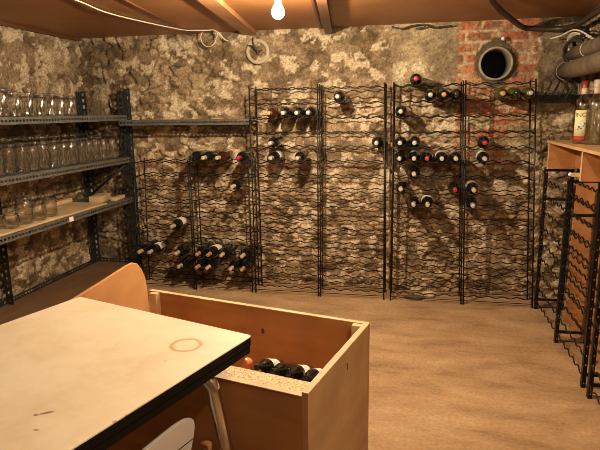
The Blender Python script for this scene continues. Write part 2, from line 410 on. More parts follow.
XL, XR, YB, YF, ZC = -2.74, 1.11, 4.23, -1.3, 2.01
HX, HZ = 0.540, 1.712
def back_func(U, Z):
    lay = sst(1.62, 1.5, Z)
    h1, c1 = rubble(U, Z, 3, 0.14, 0.10, 0.02 + 0.06 * sst(-1.5, -.9, U), -.005 - .03 * sst(-1.5, -.9, U))
    h2, c2 = rubble(U, Z, 9, 0.15, 0.055, -0.04, .015)
    c2 = c2 * 1.2
    h = h1 * (1 - lay) + h2 * lay; c = c1 * (1 - lay[..., None]) + c2 * lay[..., None]
    # smooth tan render left of the brickwork
    n = fbm(U * 5, Z * 5, 77)
    pm = sst(-0.22, -0.13, U + 0.12 * (n - .5)) * sst(0.33, 0.26, U) * sst(1.56, 1.66, Z + 0.1 * (n - .5))
    k = fbm(U * 6, Z * 6, 81)
    pc = mix3(np.ones(U.shape + (3,)) * np.array((0.25, 0.18, 0.11)), (0.44, 0.33, 0.20), sst(0.35, 0.65, k))
    fl2 = sst(0.60, 0.62, fbm(U * 11, Z * 11, 83)) ; pc = mix3(pc, (0.7, 0.58, 0.40), fl2 * sst(1.8, 1.7, Z) * 0.8)
    h = h * (1 - pm) + pm * (0.024 + 0.006 * (k - .5)); c = c * (1 - pm[..., None]) + pc * pm[..., None]
    # brickwork round the flue
    w = 0.02 * (fbm(U * 14, Z * 14, 90) - .5)
    bz = (Z + w) / 0.0745; row = np.floor(bz); fz = bz - row
    bx = (U + w * 1.5 + 0.105 * (row % 2)) / 0.215; colm = np.floor(bx); fx = bx - colm
    e = fbm(U * 30, Z * 30, 92) - .5
    inb = sst(0.12, 0.2, fz + e * .16) * sst(0.93, 0.83, fz + e * .16) * sst(0.03, 0.07, fx + e * .05) * sst(0.98, 0.93, fx + e * .05)
    rid = hash2(row, colm, 93)
    bcol = mix3(np.ones(U.shape + (3,)) * np.array((0.33, 0.105, 0.048)), (0.56, 0.21, 0.105), rid)
    bcol = mix3(bcol, (0.50, 0.36, 0.22), sst(0.54, 0.6, fbm(U * 13, Z * 13, 95)) * 0.5)
    bcol = mix3(bcol, (0.16, 0.10, 0.06), sst(0.6, 0.66, fbm(U * 17, Z * 17, 97)) * 0.6)
    keep = np.where(Z > 1.56, 1.0, np.where(rid > 0.50 - 0.2 * sst(1.2, 1.5, Z), 1.0, 0.0))
    mort = mix3(np.ones(U.shape + (3,)) * np.array((0.34, 0.24, 0.14)), (0.56, 0.43, 0.27), sst(0.3, 0.7, fbm(U * 12, Z * 12, 98)))
    kb = inb * keep
    bc = mort * (1 - kb[..., None]) + bcol * kb[..., None]
    bm_ = sst(0.27, 0.29, U + 0.03 * (fbm(U * 9, Z * 9, 99) - .5)) * sst(0.83, 0.80, U) * sst(0.95, 1.15, Z + .3 * (fbm(U * 4, Z * 4, 101) - .5))
    lowm = np.where(Z > 1.56, 1.0, 0.25 + 0.75 * kb) ; bm_ = bm_ * lowm
    h = h * (1 - bm_) + bm_ * (0.010 + 0.014 * kb + 0.004 * e); c = c * (1 - bm_[..., None]) + bc * bm_[..., None]
    # darker cement bedding of the flue pipe
    ang = np.arctan2(Z - HZ, U - HX); rr = np.hypot(U - HX, (Z - HZ) * 0.97)
    cm = sst(0.160, 0.145, rr + 0.035 * (fbm(np.cos(ang) * 2 + 5, np.sin(ang) * 2 + 5, 111) - .5) * 2)
    c = mix3(c, (0.125, 0.092, 0.058), cm); h = h * (1 - cm) + cm * (0.03 + .01 * e)
    # grey rendered pier in the corner
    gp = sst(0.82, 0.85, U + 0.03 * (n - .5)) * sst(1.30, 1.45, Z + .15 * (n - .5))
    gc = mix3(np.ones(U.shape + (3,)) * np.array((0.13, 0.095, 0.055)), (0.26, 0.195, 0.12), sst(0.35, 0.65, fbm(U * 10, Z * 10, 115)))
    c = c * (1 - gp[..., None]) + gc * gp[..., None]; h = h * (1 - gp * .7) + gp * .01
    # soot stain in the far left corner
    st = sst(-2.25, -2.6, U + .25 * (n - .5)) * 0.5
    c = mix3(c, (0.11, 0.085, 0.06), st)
    return h, c
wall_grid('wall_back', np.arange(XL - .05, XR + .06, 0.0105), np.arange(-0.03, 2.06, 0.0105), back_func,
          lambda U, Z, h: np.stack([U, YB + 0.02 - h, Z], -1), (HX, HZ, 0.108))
def left_func(U, Z): return rubble(U, Z, 23, 0.16, 0.12, 0.0)
ys = np.concatenate([np.arange(YF - .05, 2.0, 0.06), np.arange(2.0, YB + .03, 0.0125)])
wall_grid('wall_left', ys, np.arange(-0.03, 2.06, 0.0125), left_func, lambda U, Z, h: np.stack([XL - 0.02 + h, U, Z], -1))
def right_func(U, Z):
    h, c = rubble(U, Z, 43, 0.17, 0.10, -0.03); return h, c * 0.95
wall_grid('wall_right', ys, np.arange(-0.03, 2.06, 0.0125), right_func, lambda U, Z, h: np.stack([XR + 0.02 - h, U, Z], -1))
wall_grid('wall_front', np.arange(XL - .05, XR + .06, 0.05), np.arange(-0.03, 2.06, 0.05), lambda U, Z: rubble(U, Z, 63, 0.16, 0.12, 0),
          lambda U, Z, h: np.stack([U, YF - 0.02 + h, Z], -1))
b = MB(); b.box(XL - .1, XR + .1, YF - .1, YB + .1, -0.1, 0.0); structure(b.build('floor', floor_mat()))
b = MB(); b.box(XL - .1, XR + .1, YF - .1, YB + .1, ZC, ZC + 0.06); structure(b.build('ceiling', ceiling_mat()))
# ceiling battens, all skewed alike
def batten(name, x_at3, w, t, mat, y0=0.6, y1=4.2):
    b = MB(); sk = -0.125
    x = lambda y: x_at3 + sk * (y - 3.1)
    b.prism([(x(y0) - w / 2, y0), (x(y0) + w / 2, y0), (x(y1) + w / 2, y1), (x(y1) - w / 2, y1)], ZC - t, ZC)
    return structure(b.build(name, mat))
batten('trim_1', -1.125, 0.10, 0.03, M['batten'])
batten('trim_2', -0.515, 0.055, 0.05, M['batten_dark'])
batten('trim_3', -0.575, 0.016, 0.012, M['batten_dark'])
batten('trim_4', -1.60, 0.018, 0.008, M['batten_dark'])
b = MB(); b.box(XL - .02, XL + .045, 0.5, 4.2, ZC - .022, ZC); structure(b.build('trim_5', M['batten_dark']))

# ------------------------------------------------------------------ flue sleeve in the back wall
t = empty('flue_pipe', (HX, 4.2, HZ)); tag(t, 'round grey flue opening set in dark cement in the brickwork', 'pipe')
b = MB(); RX = Matrix.Rotation(-PI / 2, 4, 'X')
b.lathe([(0.101, -0.012), (0.103, -0.020), (0.112, -0.020), (0.116, -0.01), (0.117, 0.06), (0.110, 0.30), (0.101, 0.30)], 40, RX, True); b.build('rim', M['cement'], t)
b = MB(); b.lathe([(0.1012, 0.0), (0.1012, 0.32), (0.0, 0.32)], 40, RX); b.build('lining', M['matt_black'], t)  # bore wall and end cap in one even black

# ------------------------------------------------------------------ wine racks
A_W, R_W, P0, DP = 0.0065, 0.0040, 0.106, 0.107
def zrow(n): return P0 + DP * n
def wavy(x0, x1, n, y, ph, amp=A_W, along='x', r=R_W):
    zc = zrow(n) - 0.0425 - R_W + amp
    m = max(8, int((x1 - x0) / 0.0125)); pts = []
    j = random.uniform(-.002, .002); s = random.uniform(-.003, .003)
    for i in range(m + 1):
        q = x0 + (x1 - x0) * i / m
        z = zc - amp * math.cos(2 * PI * (q - ph) / 0.1) + j + s * math.sin(3 * (q - x0))
        pts.append((q, y, z) if along == 'x' else (y, q, z))
    b = MB(); b.tube(pts, r, 5); return b
def rack(name, label, feet, tops, height, rows, phase, yf=3.95, yr=4.13):
    root = empty(name, (feet[0], yf, 0)); tag(root, label, 'wine rack'); o = Vector((feet[0], yf, 0))
    def put(mb, nm, mat=M['rack_iron']):
        mb.v = [tuple(Vector(v) - o) for v in mb.v]; return mb.build(nm, mat, root)
    for i, (xf, xt) in enumerate(zip(feet, tops)):
        for y in (yf, yr):
            b = MB(); b.tube([(xf, y, 0), (xt, y, height)], 0.0055, 6); put(b, 'post')
        if 0 < i < len(feet) - 1:
            b = MB(); b.tube([(xf + 0.016, yf, 0), (xt + 0.016, yf, height)], 0.0055, 6); put(b, 'post')
        for n in range(rows):
            z = zrow(n) - 0.050; k = z / height; x = xf + (xt - xf) * k
            b = MB(); b.tube([(x, yf, z), (x, yr, z)], 0.003, 5); put(b, 'cross_wire')
    for n in range(rows):
        z = zrow(n); k = z / height
        x0 = feet[0] + (tops[0] - feet[0]) * k; x1 = feet[-1] + (tops[-1] - feet[-1]) * k
        for y in (yf, yr): put(wavy(x0, x1, n, y, phase), 'wavy_wire')
    for y in (yf, yr):
        b = MB(); b.tube([(feet[0], y, 0.03), (feet[-1], y, 0.03)], 0.003, 5); put(b, 'bottom_wire')
    return root
rack('wine_rack', 'tall black wavy-wire wine rack nearest the shelf, holding nine bottles in its upper half',
     [-1.200, -0.70, -0.20], [-1.205, -0.695, -0.22], 1.59, 15, -1.03)
rack('wine_rack', 'tall black wavy-wire wine rack in front of the brickwork and flue opening',
     [-0.150, 0.36, 0.85], [-0.158, 0.305, 0.765], 1.59, 15, -0.005)
rack('wine_rack', 'low black wavy-wire wine rack under the long shelf on the back wall',
     [-2.205, -1.715, -1.228], [-2.175, -1.715, -1.228], 1.045, 10, -1.55)

def side_rack(label, ys_, xf=0.865, xr=1.030, h=1.0):
    root = empty('wine_rack', (xf, ys_[0], 0)); tag(root, label, 'wine rack'); o = Vector((xf, ys_[0], 0))
    def put(mb, nm, mat=M['rack_iron']):
        mb.v = [tuple(Vector(v) - o) for v in mb.v]; return mb.build(nm, mat, root)
    for y in ys_:
        for x in (xf, xr):
            b = MB(); b.strip(h, 0.024, 0.05, 0.008, 0.3, Matrix.Translation((x, y - 0.009, 0)) @ Matrix(((0, 1, 0, 0), (0, 0, 1, 0), (1, 0, 0, 0), (0, 0, 0, 1))))
            b.strip(h, 0.018, 0.05, 0.008, 0.3, Matrix.Translation((x, y - 0.009, 0)) @ Matrix(((0, 0, 1, 0), (0, 1, 0, 0), (1, 0, 0, 0), (0, 0, 0, 1))))
            q = put(b, 'post', M['rack_steel']); md = q.modifiers.new('thickness', 'SOLIDIFY'); md.thickness = 0.004; md.offset = 0
        for z in (0.07, 0.79, h - 0.012):
            b = MB(); b.box(xf, xr, y - .006, y + .006, z - .008, z + .008); put(b, 'cross_bar', M['rack_steel'])
        b = MB(); b.tube([(xf, y, 0.012), (xr, y, 0.012)], 0.003, 5); put(b, 'floor_wire')
    for n in range(0, 9):
        for x in (xf, xr):
            put(wavy(ys_[-1], ys_[0], n, x, 0.03, 0.010, 'y'), 'wavy_wire')
    return root
side_rack('black slotted-steel bottle rack along the right wall beneath the wooden cubby', [3.95, 3.36, 2.80])
side_rack('black slotted-steel bottle rack at the right edge of the photo, nearest the viewer', [2.69, 2.12])

# ------------------------------------------------------------------ bottles
BP = [(0.0, 0.012), (0.024, 0.006), (0.034, 0.0), (0.0400, 0.003), (0.0422, 0.010), (0.0422, 0.180), (0.0402, 0.196), (0.034, 0.211),
      (0.023, 0.226), (0.0165, 0.239), (0.0145, 0.250), (0.0130, 0.285), (0.0138, 0.287), (0.0138, 0.296), (0.0, 0.297)]
CP = [(0.0160, 0.240), (0.0150, 0.250), (0.0136, 0.284), (0.0145, 0.286), (0.0145, 0.2975), (0.0120, 0.2995), (0.0, 0.2995)]
def bottle_proto(body, cap, label=False):
    b = MB(); b.lathe(BP, 24); o = b.build('wine_bottle', M[body])
    b = MB(); b.lathe(CP, 18); b.build('capsule', M[cap], o)
    if label:
        b = MB(); b.lathe([(0.0424, 0.075), (0.0428, 0.0755), (0.0428, 0.1695), (0.0424, 0.170)], 20, None, True, PI * 0.0, PI * 1.0)
        b.build('paper_label', M['paper'], o)
    return o
protos = {}
def bottle(loc, rot, label, cap='cap_silver', body='bottle', lab=False, group=None):
    key = (body, cap, lab)
    if key in protos: o = copy_tree(protos[key])
    else: o = bottle_proto(*key); protos[key] = o
    o.location = loc; o.rotation_euler = rot
    tag(o, label, 'bottle', group); return o
def racked(x, n, label, cap='cap_silver', body='bottle', lab=False, group=None, dy=0, twist=None):
    # lying, neck towards the room; the paper label (when there is one) is turned by `twist`
    tw = random.uniform(-.3, .3) if twist is None else twist
    m = Matrix.Rotation(PI / 2 , 4, 'X') @ Matrix.Rotation(tw, 4, 'Z')
    return bottle((x, 4.145 + dy, zrow(n) + 0.001), m.to_euler(), label, cap, body, lab, group)
S, CR, T, RD, OR, BK = 'cap_silver', 'cap_cream', 'cap_tan', 'cap_red', 'cap_orange', 'cap_black'
gA = 'bottles in the rack nearest the shelf'; gB = 'bottles in the rack by the flue'; gC = 'bottles in the low rack'
top4 = 'in the group of four high on the left rack'
for x, n, c, bd, lb, lab in [
    (-1.035, 12, T, 'bottle_brown', 0, 'reddish brown bottle, leftmost ' + top4),
    (-0.931, 12, S, 'bottle', 0, 'grey-capped bottle, second from left ' + top4),
    (-0.832, 12, S, 'bottle', 0, 'grey-capped bottle, third from left ' + top4),
    (-0.748, 12, S, 'bottle', 0, 'grey-capped bottle, rightmost ' + top4),
    (-1.031, 10, S, 'bottle', 0, 'upper bottle of the stacked pair in the left bay of the rack nearest the shelf'),
    (-1.030, 9, S, 'bottle', 1, 'lower, white-labelled bottle of the stacked pair in the rack nearest the shelf'),
    (-0.830, 9, S, 'bottle', 0, 'lowest bottle left of the middle post in the rack nearest the shelf'),
    (-0.540, 13, S, 'bottle', 0, 'highest bottle in the rack nearest the shelf, alone in its right bay'),
    (-0.266, 10, S, 'bottle', 0, 'lone dark bottle at the right end of the rack nearest the shelf')]:
    racked(x, n, lab, c, bd, bool(lb), gA)
r5 = 'in the row of five by the flue'
for x, n, c, bd, lb, lab in [
    (-0.009, 14, RD, 'bottle', 2, 'dark bottle with red capsule lying on the very top of a rack'),
    (0.090, 13, S, 'bottle', 0, 'grey-capped bottle, left of three high on the flue rack'),
    (0.178, 13, OR, 'bottle', 0, 'orange-capped bottle, middle of three high on the flue rack'),
    (0.262, 13, BK, 'bottle', 0, 'black-capped bottle, right of three high on the flue rack'),
    (-0.105, 12, CR, 'bottle', 0, 'lone cream-capped bottle high at the left post of the flue rack'),
    (-0.105, 10, S, 'bottle', 0, 'left bottle of the pair lying above the row of five'),
    (-0.006, 10, S, 'bottle', 0, 'right bottle of the pair lying above the row of five'),
    (-0.105, 9, S, 'bottle', 0, 'grey-capped bottle, leftmost ' + r5),
    (-0.006, 9, S, 'bottle', 1, 'white-labelled grey-capped bottle, second from left ' + r5),
    (0.082, 9, RD, 'bottle', 0, 'dark bottle with red capsule, middle one ' + r5),
    (0.181, 9, S, 'bottle', 1, 'white-labelled grey-capped bottle, fourth from left ' + r5),
    (0.274, 9, S, 'bottle', 0, 'grey-capped bottle beside the middle post, rightmost ' + r5),
    (-0.004, 8, CR, 'bottle', 0, 'single cream-capped bottle just under the row of five'),
    (0.457, 10, RD, 'bottle', 0, 'red-capped bottle in the right bay, above a white-labelled one'),
    (0.461, 9, S, 'bottle', 1, 'white-labelled bottle directly under the red-capped one in the right bay'),
    (-0.092, 7, CR, 'bottle', 0, 'cream-capped bottle by the left post, level with the low red-capped one'),
    (0.000, 6, S, 'bottle', 0, 'left bottle of the lowest pair in the rack by the flue'),
    (0.096, 6, CR, 'bottle', 1, 'white-labelled bottle, right of the lowest pair in the flue rack'),
    (0.277, 7, RD, 'bottle', 0, 'red-capped bottle left of the middle post, low in the flue rack'),
    (0.402, 7, CR, 'bottle', 1, 'white-labelled bottle right of the middle post in the flue rack, above another'),
    (0.400, 6, S, 'bottle', 0, 'lowest bottle right of the middle post in the rack by the flue'),
    (0.552, 13, T, 'bottle_green', 0, 'olive green bottle, left of the three green ones under the flue'),
    (0.637, 13, BK, 'bottle_green', 0, 'olive green bottle, middle of the three green ones under the flue'),
    (0.722, 13, S, 'bottle_green', 0, 'olive green bottle at the right end post under the flue')]:
    racked(x, n, lab, c, bd, bool(lb), gB, twist=PI if lb == 2 else None)
rC = 'in the top row of the low rack'; rM = 'in the last row but one of the low rack'; rL = 'in the lowest row of the low rack'
for x, n, c, bd, lb, lab in [
    (-1.650, 9, BK, 'bottle', 0, 'black-capped bottle, leftmost ' + rC),
    (-1.550, 9, CR, 'bottle', 0, 'cream-capped bottle, second from left ' + rC),
    (-1.440, 9, CR, 'bottle_brown', 0, 'brownish bottle, third from left ' + rC),
    (-1.278, 9, RD, 'bottle', 0, 'red-capped bottle at the right end ' + rC),
    (-1.331, 7, CR, 'bottle', 0, 'lone cream-capped bottle high on the right of the low rack'),
    (-1.838, 4, S, 'bottle', 1, 'lone white-labelled bottle at mid height of the low rack, left bay'),
    (-2.130, 2, CR, 'bottle', 0, 'cream-capped bottle, leftmost ' + rM),
    (-2.045, 2, S, 'bottle', 1, 'white-labelled bottle, second from left ' + rM),
    (-1.815, 2, CR, 'bottle', 0, 'cream-capped bottle left of mid-post ' + rM),
    (-1.640, 2, T, 'bottle', 0, 'plain tan-capped bottle ' + rM),
    (-1.549, 2, T, 'bottle', 1, 'white-labelled tan-capped bottle ' + rM),
    (-1.442, 2, CR, 'bottle', 0, 'cream-capped bottle beside a white-labelled one ' + rM),
    (-1.274, 2, CR, 'bottle', 0, 'cream-capped bottle at the right end ' + rM),
    (-1.800, 1, S, 'bottle', 0, 'grey-capped bottle left of mid-post ' + rL),
    (-1.650, 1, T, 'bottle', 0, 'tan-capped bottle right of mid-post ' + rL),
    (-1.562, 1, CR, 'bottle', 0, 'cream-capped bottle, third from left ' + rL),
    (-1.372, 1, CR, 'bottle', 0, 'cream-capped bottle, second from the right end ' + rL),
    (-1.280, 1, T, 'bottle', 0, 'tan-capped bottle at the right end post ' + rL)]:
    racked(x, n, lab, c, bd, bool(lb), gC)

# ------------------------------------------------------------------ left shelving
SX0, SX1, SY0, SY1 = -2.68, -2.30, 2.42, 4.13
t = empty('shelving_unit', (SX1, SY1, 0)); tag(t, 'grey slotted-angle steel shelving along the left wall, filled with glass jars', 'shelves')
OFF = Vector((SX1, SY1, 0))
def put(mb, nm, mat, parent=t, off=OFF, **k):
    mb.v = [tuple(Vector(v) - off) for v in mb.v]; return mb.build(nm, mat, parent, **k)
XZ = Matrix(((0, 0, 1, 0), (0, 1, 0, 0), (1, 0, 0, 0), (0, 0, 0, 1)))      # strip upright, width along X
YZ = Matrix(((0, 1, 0, 0), (0, 0, 1, 0), (1, 0, 0, 0), (0, 0, 0, 1)))      # strip upright, width along Y
def angle_post(x, y, sx, sy, h):
    b = MB(); w = 0.054
    b.strip(h, w, 0.05, 0.026, 0.34, Matrix.Translation((x, y, 0)) @ (Matrix.Diagonal((sx, 1, 1, 1)) @ XZ))
    b.strip(h, w, 0.05, 0.026, 0.34, Matrix.Translation((x, y, 0)) @ (Matrix.Diagonal((1, sy, 1, 1)) @ YZ))
    return put(b, 'post', M['angle'], solid=0.003)
angle_post(SX1 - .022, SY1 + .004, -1, 1, 1.585); angle_post(SX0 - .030, SY1 + .004, 1, -1, 1.585)
angle_post(SX1 + .004, SY0 - .004, -1, 1, 1.585); angle_post(SX0 - .004, SY0 - .004, 1, 1, 1.585)
angle_post(SX0 - .004, 3.03, 1, 1, 1.35); angle_post(SX1 - .016, SY1 + .004, 1, 1, 1.60)
b = MB()   # second front post flange seen beside the far corner
for z in (1.392, 1.052, 0.722, 0.145):
    board = z < 0.2
    b = MB(); b.box(SX0, SX1, SY0, SY1, z - 0.003, z)
    sh = put(b, 'shelf', M['shelf'] if not board else M['brown_board'])
    l = 0.044 if not board else 0.036
    b = MB()
    YL = Matrix(((0, 1, 0, 0), (1, 0, 0, 0), (0, 0, 1, 0), (0, 0, 0, 1)))  # strip along Y
    b.strip(SY1 - SY0, l, 0.03, 0.017, 0.30, Matrix.Translation((SX1, SY0, z - l)) @ YL)
    if board: b.v = [(v[0], v[1], v[2] - 0.003) for v in b.v]
    f_ = put(b, 'front_lip', M['shelf'] if not board else M['angle'], sh, solid=0.002)
    b = MB(); b.strip(SY1 - SY0, l, 0.03, 0.017, 0.30, Matrix.Translation((SX0 + .002, SY0, (z - l) if not board else z + .002)) @ YL)
    put(b, 'rear_lip', M['shelf'] if not board else M['angle'], sh, solid=0.002)
    for y in (SY0, SY1):
        b = MB(); b.strip(SX1 - SX0, l, 0.03, 0.017, 0.30, Matrix.Translation((SX0, y - .001, (z - l) if not (board and y == SY1) else z + .002)))
        put(b, 'end_lip', M['shelf'] if not board else M['angle'], sh, solid=0.002)
    if abs(z - 0.722) < .01:
        b = MB(); b.box(SX1 + .0015, SX1 + .0025, 3.25, 3.295, z - 0.040, z - 0.008); put(b, 'price_sticker', plain('white sticker', (0.85, 0.83, 0.8), .6), sh)
b = MB(); b.tube([(SX0 + .03, SY1 - .012, 0.76), (SX1 - .03, SY1 - .012, 1.0)], 0.009, 6); put(b, 'corner_brace', M['angle'])
# loose boards on the lower shelf
def board(label, x0, x1, y0, y1, z0, th, rz=0, tilt=0, mat='pale_board'):
    o = MB(); o.box(-(x1 - x0) / 2, (x1 - x0) / 2, -(y1 - y0) / 2, (y1 - y0) / 2, 0, th)
    q = o.build('wooden_board', M[mat], bevel=.002); q.location = ((x0 + x1) / 2, (y0 + y1) / 2, z0); q.rotation_euler = (0, tilt, rz)
    return tag(q, label, 'board', 'boards on the lower shelf')
board('pale chipboard sheet lying flat on the lower left shelf behind the sticker', -2.63, -2.305, 2.60, 3.74, .7225, .012)
board('pale wooden offcut block at the far end of the lower left shelf', -2.50, -2.40, 3.78, 3.98, .7225, .05, .2)
board('small pale wood scrap in the far corner of the lower left shelf', -2.38, -2.33, 3.90, 4.07, .7225, .025, .12)
board('thin wooden strip lying along the wall on the lower left shelf', -2.655, -2.60, 3.0, 3.75, .736, .028, 0.02)

# long shelf on the back wall
t2 = empty('wall_shelf', (-1.75, 4.1, 1.352)); tag(t2, 'long narrow grey metal shelf across the back wall above the low rack', 'shelf')
o2 = Vector((-1.75, 4.1, 1.352))
b = MB(); b.box(-2.29, -1.222, 3.985, 4.19, 1.349, 1.352); put(b, 'shelf_top', M['shelf'], t2, o2)
b = MB(); b.strip(1.068, .042, .03, .017, .30, Matrix.Translation((-2.29, 3.985, 1.31))); put(b, 'front_lip', M['shelf'], t2, o2, solid=.002)
b = MB(); b.strip(1.068, .042, .03, .017, .30, Matrix.Translation((-2.29, 4.188, 1.31))); put(b, 'rear_lip', M['shelf'], t2, o2, solid=.002)
b = MB(); b.prism([(-1.222, 3.985), (-1.222, 4.06), (-1.165, 4.0), (-1.15, 3.985)], 1.335, 1.352); put(b, 'end_bracket', M['shelf'], t2, o2)

# ------------------------------------------------------------------ jars
def jar_proto(r, h, lid):
    t = empty('glass_jar'); w = 0.0028
    prof = [(0.0, 0.004), (r * .8, 0.0), (r * .97, .004), (r, .012), (r, h * .80), (r * .93, h * .88), (r * .86, h * .91), (r * .86, h),
            (r * .86 - w, h), (r * .86 - w, h * .91), (r * .93 - w, h * .875), (r - w, h * .80), (r - w, .014), (r * .9, .009), (0.0, .009)]
    b = MB(); b.lathe(prof, 20); b.build('jar_body', M['jar'], t)
    if lid == 'wire':
        b = MB(); b.lathe([(0, h + .004), (r * .80, h + .004), (r * .88, h + .010), (r * .88, h + .016), (r * .5, h + .022), (0, h + .022)], 20); b.build('glass_lid', M['jar'], t)
        b = MB(); b.tube([(r * .88 * math.cos(a * PI / 8), r * .88 * math.sin(a * PI / 8), h * .925) for a in range(16)], .0016, 5, True)
        b.tube([(r * .9, 0, h * .93), (r * 1.05, 0, h * .80), (r * 1.05, .01, h * .72)], .0016, 5)
        b.tube([(-r * .9, 0, h * .93), (-r * .92, 0, h + .02), (0, 0, h + .026), (r * .92, 0, h + .02), (r * .9, 0, h * .93)], .0016, 5)
        b.build('wire_bail', M['jar_lid'], t)
    elif lid == 'grey':
        b = MB(); b.lathe([(0, h + .006), (r * .88, h + .006), (r * .92, h + .002), (r * .92, h - .012), (r * .88, h - .012)], 20); b.build('lid', M['jar_lid'], t)
    elif lid == 'rim':
        b = MB(); b.lathe([(r * .87, h * .93), (r * .92, h * .935), (r * .92, h * .965), (r * .87, h * .97)], 20, None, True); b.build('neck_ring', M['jar'], t)
    return t
jp = {}
def jar(kind, loc, label, group):
    if kind not in jp: o = jar_proto(*kind); jp[kind] = o
    else: o = copy_tree(jp[kind])
    o.location = loc; o.rotation_euler = (0, 0, random.uniform(0, 6)); tag(o, label, 'jar', group)
NTH = ['first', 'second', 'third', 'fourth', 'fifth', 'sixth', 'seventh', 'eighth', 'ninth', 'tenth', 'eleventh', 'twelfth', 'thirteenth']
# top shelf: seen from below, standing back from the lip
for i, (y, k) in enumerate([(3.53, 'grey'), (3.425, 'grey'), (3.32, 'wire'), (3.215, 'grey'), (3.10, 'wire'), (2.985, 'wire'), (2.87, 'grey'), (2.76, 'grey')]):
    h = .128 if i < 6 else .155
    jar((.044, h, k), (-2.40, y, 1.3925), 'lidded glass jar on the top left shelf, %s from the far end' % NTH[i], 'jars on the top shelf')
for i in range(13):   # middle shelf, front row
    k = ['rim', 'rim', 'wire', 'rim', 'wire', 'rim', 'rim', 'wire', 'rim', 'wire', 'rim', 'wire', 'rim'][i]
    jar((.046, .165, k), (-2.362 + random.uniform(-.008, .008), 3.96 - i * .104, 1.0525), 'front-row glass jar on the middle left shelf, %s from the far end' % NTH[i], 'jars on the middle shelf')
for i in range(12):   # middle shelf, back row
    jar((.050, .185, 'wire' if i % 3 else 'rim'), (-2.50 + random.uniform(-.008, .008), 3.90 - i * .112, 1.0525), 'back-row glass jar on the middle left shelf, %s from the far end' % NTH[i], 'jars on the middle shelf')
for (x, y, r, h, k, lab) in [
    (-2.385, 2.93, .050, .150, 'wire', 'tall wire-bail glass jar on the lower left shelf, leftmost of three'),
    (-2.375, 3.055, .045, .105, 'rim', 'short open glass jar on the lower left shelf, middle of three'),
    (-2.390, 3.18, .048, .120, 'rim', 'wide open glass jar on the lower left shelf, rightmost of three'),
    (-2.375, 2.80, .046, .085, 'rim', 'low glass jar cut by the left edge of the photo on the lower shelf')]:
    jar((r, h, k), (x, y, .7350), lab, 'jars on the lower shelf')

# ------------------------------------------------------------------ table
TB = Vector((-0.466, 1.479)); ta = math.atan2(.233, .733); tex = Vector((math.cos(ta), -math.sin(ta))); tey = Vector((-math.sin(ta), -math.cos(ta)))
TW, TL, TZ = 0.77, 1.12, 0.74
t = empty('table', (TB.x, TB.y, 0), (0, 0, -ta)); tag(t, 'cream laminate table with black edge and chrome legs in the left foreground', 'table')
# local frame: x runs to the left edge as -x, y towards the viewer as -y
def loc_of(p): d = Vector((p[0], p[1])) - TB; return (d.dot(tex), -d.dot(tey))
def floor_pt(px, py, z):
    d = fw + (px - 300) / F * r2 + (225 - py) / F * u2
    return Vector((0, 0, H)) + d * ((z - H) / d.z)
STAINS = []
def st(px, py, rx, ry, ang, ring, w, col, amt):
    p = loc_of(floor_pt(px, py, TZ)); STAINS.append((p[0], p[1], rx, ry, ang, ring, w, col, amt))
st(186, 345, .042, .042, 0, True, .20, (0.50, 0.27, 0.10), .75)
st(46, 413, .022, .006, 0.9, False, 1.0, (0.22, 0.09, 0.03), .95)
st(36, 415, .008, .005, 0, False, 1.0, (0.25, 0.10, 0.03), .9)
st(36, 430, .010, .005, .3, False, 1.0, (0.30, 0.14, 0.05), .85)
st(147, 406, .010, .008, 0, False, 1.0, (0.42, 0.24, 0.10), .6)
st(115, 422, .009, .006, 0, False, 1.0, (0.42, 0.24, 0.10), .6)
st(116, 345, .004, .004, 0, False, 1.0, (0.28, 0.14, 0.06), .8)
st(165, 361, .006, .003, .5, False, 1.0, (0.35, 0.18, 0.07), .8)
st(126, 415, .006, .004, 0, False, 1.0, (0.42, 0.24, 0.10), .5)
def rrect(x0, x1, y0, y1, r, n=5):
    out = []
    for cx, cy, a in ((x1 - r, y1 - r, 0), (x0 + r, y1 - r, PI / 2), (x0 + r, y0 + r, PI), (x1 - r, y0 + r, 1.5 * PI)):
        for i in range(n + 1): out.append((cx + r * math.cos(a + PI / 2 * i / n), cy + r * math.sin(a + PI / 2 * i / n)))
    return out
b = MB(); b.prism(rrect(-TW, 0, -TL, 0, .012), TZ - .003, TZ); b.build('tabletop', table_top_mat(), t)
b = MB(); b.prism(rrect(-TW, 0, -TL, 0, .012), TZ - .028, TZ - .0031); b.prism(rrect(-TW + .004, -.004, -TL + .004, -.004, .012), TZ - .032, TZ - .028)
b.prism(rrect(-TW + .002, -.002, -TL + .002, -.002, .012), TZ - .052, TZ - .032); b.build('edge_band', M['black_edge'], t)
b = MB(); b.box(-TW + .03, -.03, -TL + .03, -.03, TZ - .062, TZ - .0521); b.build('underframe', M['black_edge'], t)
def leg(ax, ay, dx, dy):
    # bent tube: runs along the underside, turns down, splays outward
    pts = [(ax - dx * .16, ay - dy * .02, TZ - .083)]
    for i in range(7):
        a = PI / 2 * i / 6; pts.append((ax - dx * .05 + dx * .05 * math.sin(a), ay - dy * .02 + dy * .02 * math.sin(a), TZ - .133 + .05 * math.cos(a)))
    pts.append((ax + dx * .075, ay + dy * .055, 0.02)); b = MB(); b.tube(pts, .0205, 14); o = b.build('leg', M['chrome'], t)
    b = MB(); b.tube([(ax + dx * .075, ay + dy * .055, 0.0), (ax + dx * .075, ay + dy * .055, .03)], .016, 10); b.build('foot_cap', M['black_edge'], o)
    return o
for (ax, ay, dx, dy) in [(-.048, -.135, 1, 1), (-TW + .075, -.135, -1, 1), (-.075, -TL + .135, 1, -1), (-TW + .075, -TL + .135, -1, -1)]: leg(ax, ay, dx, dy)

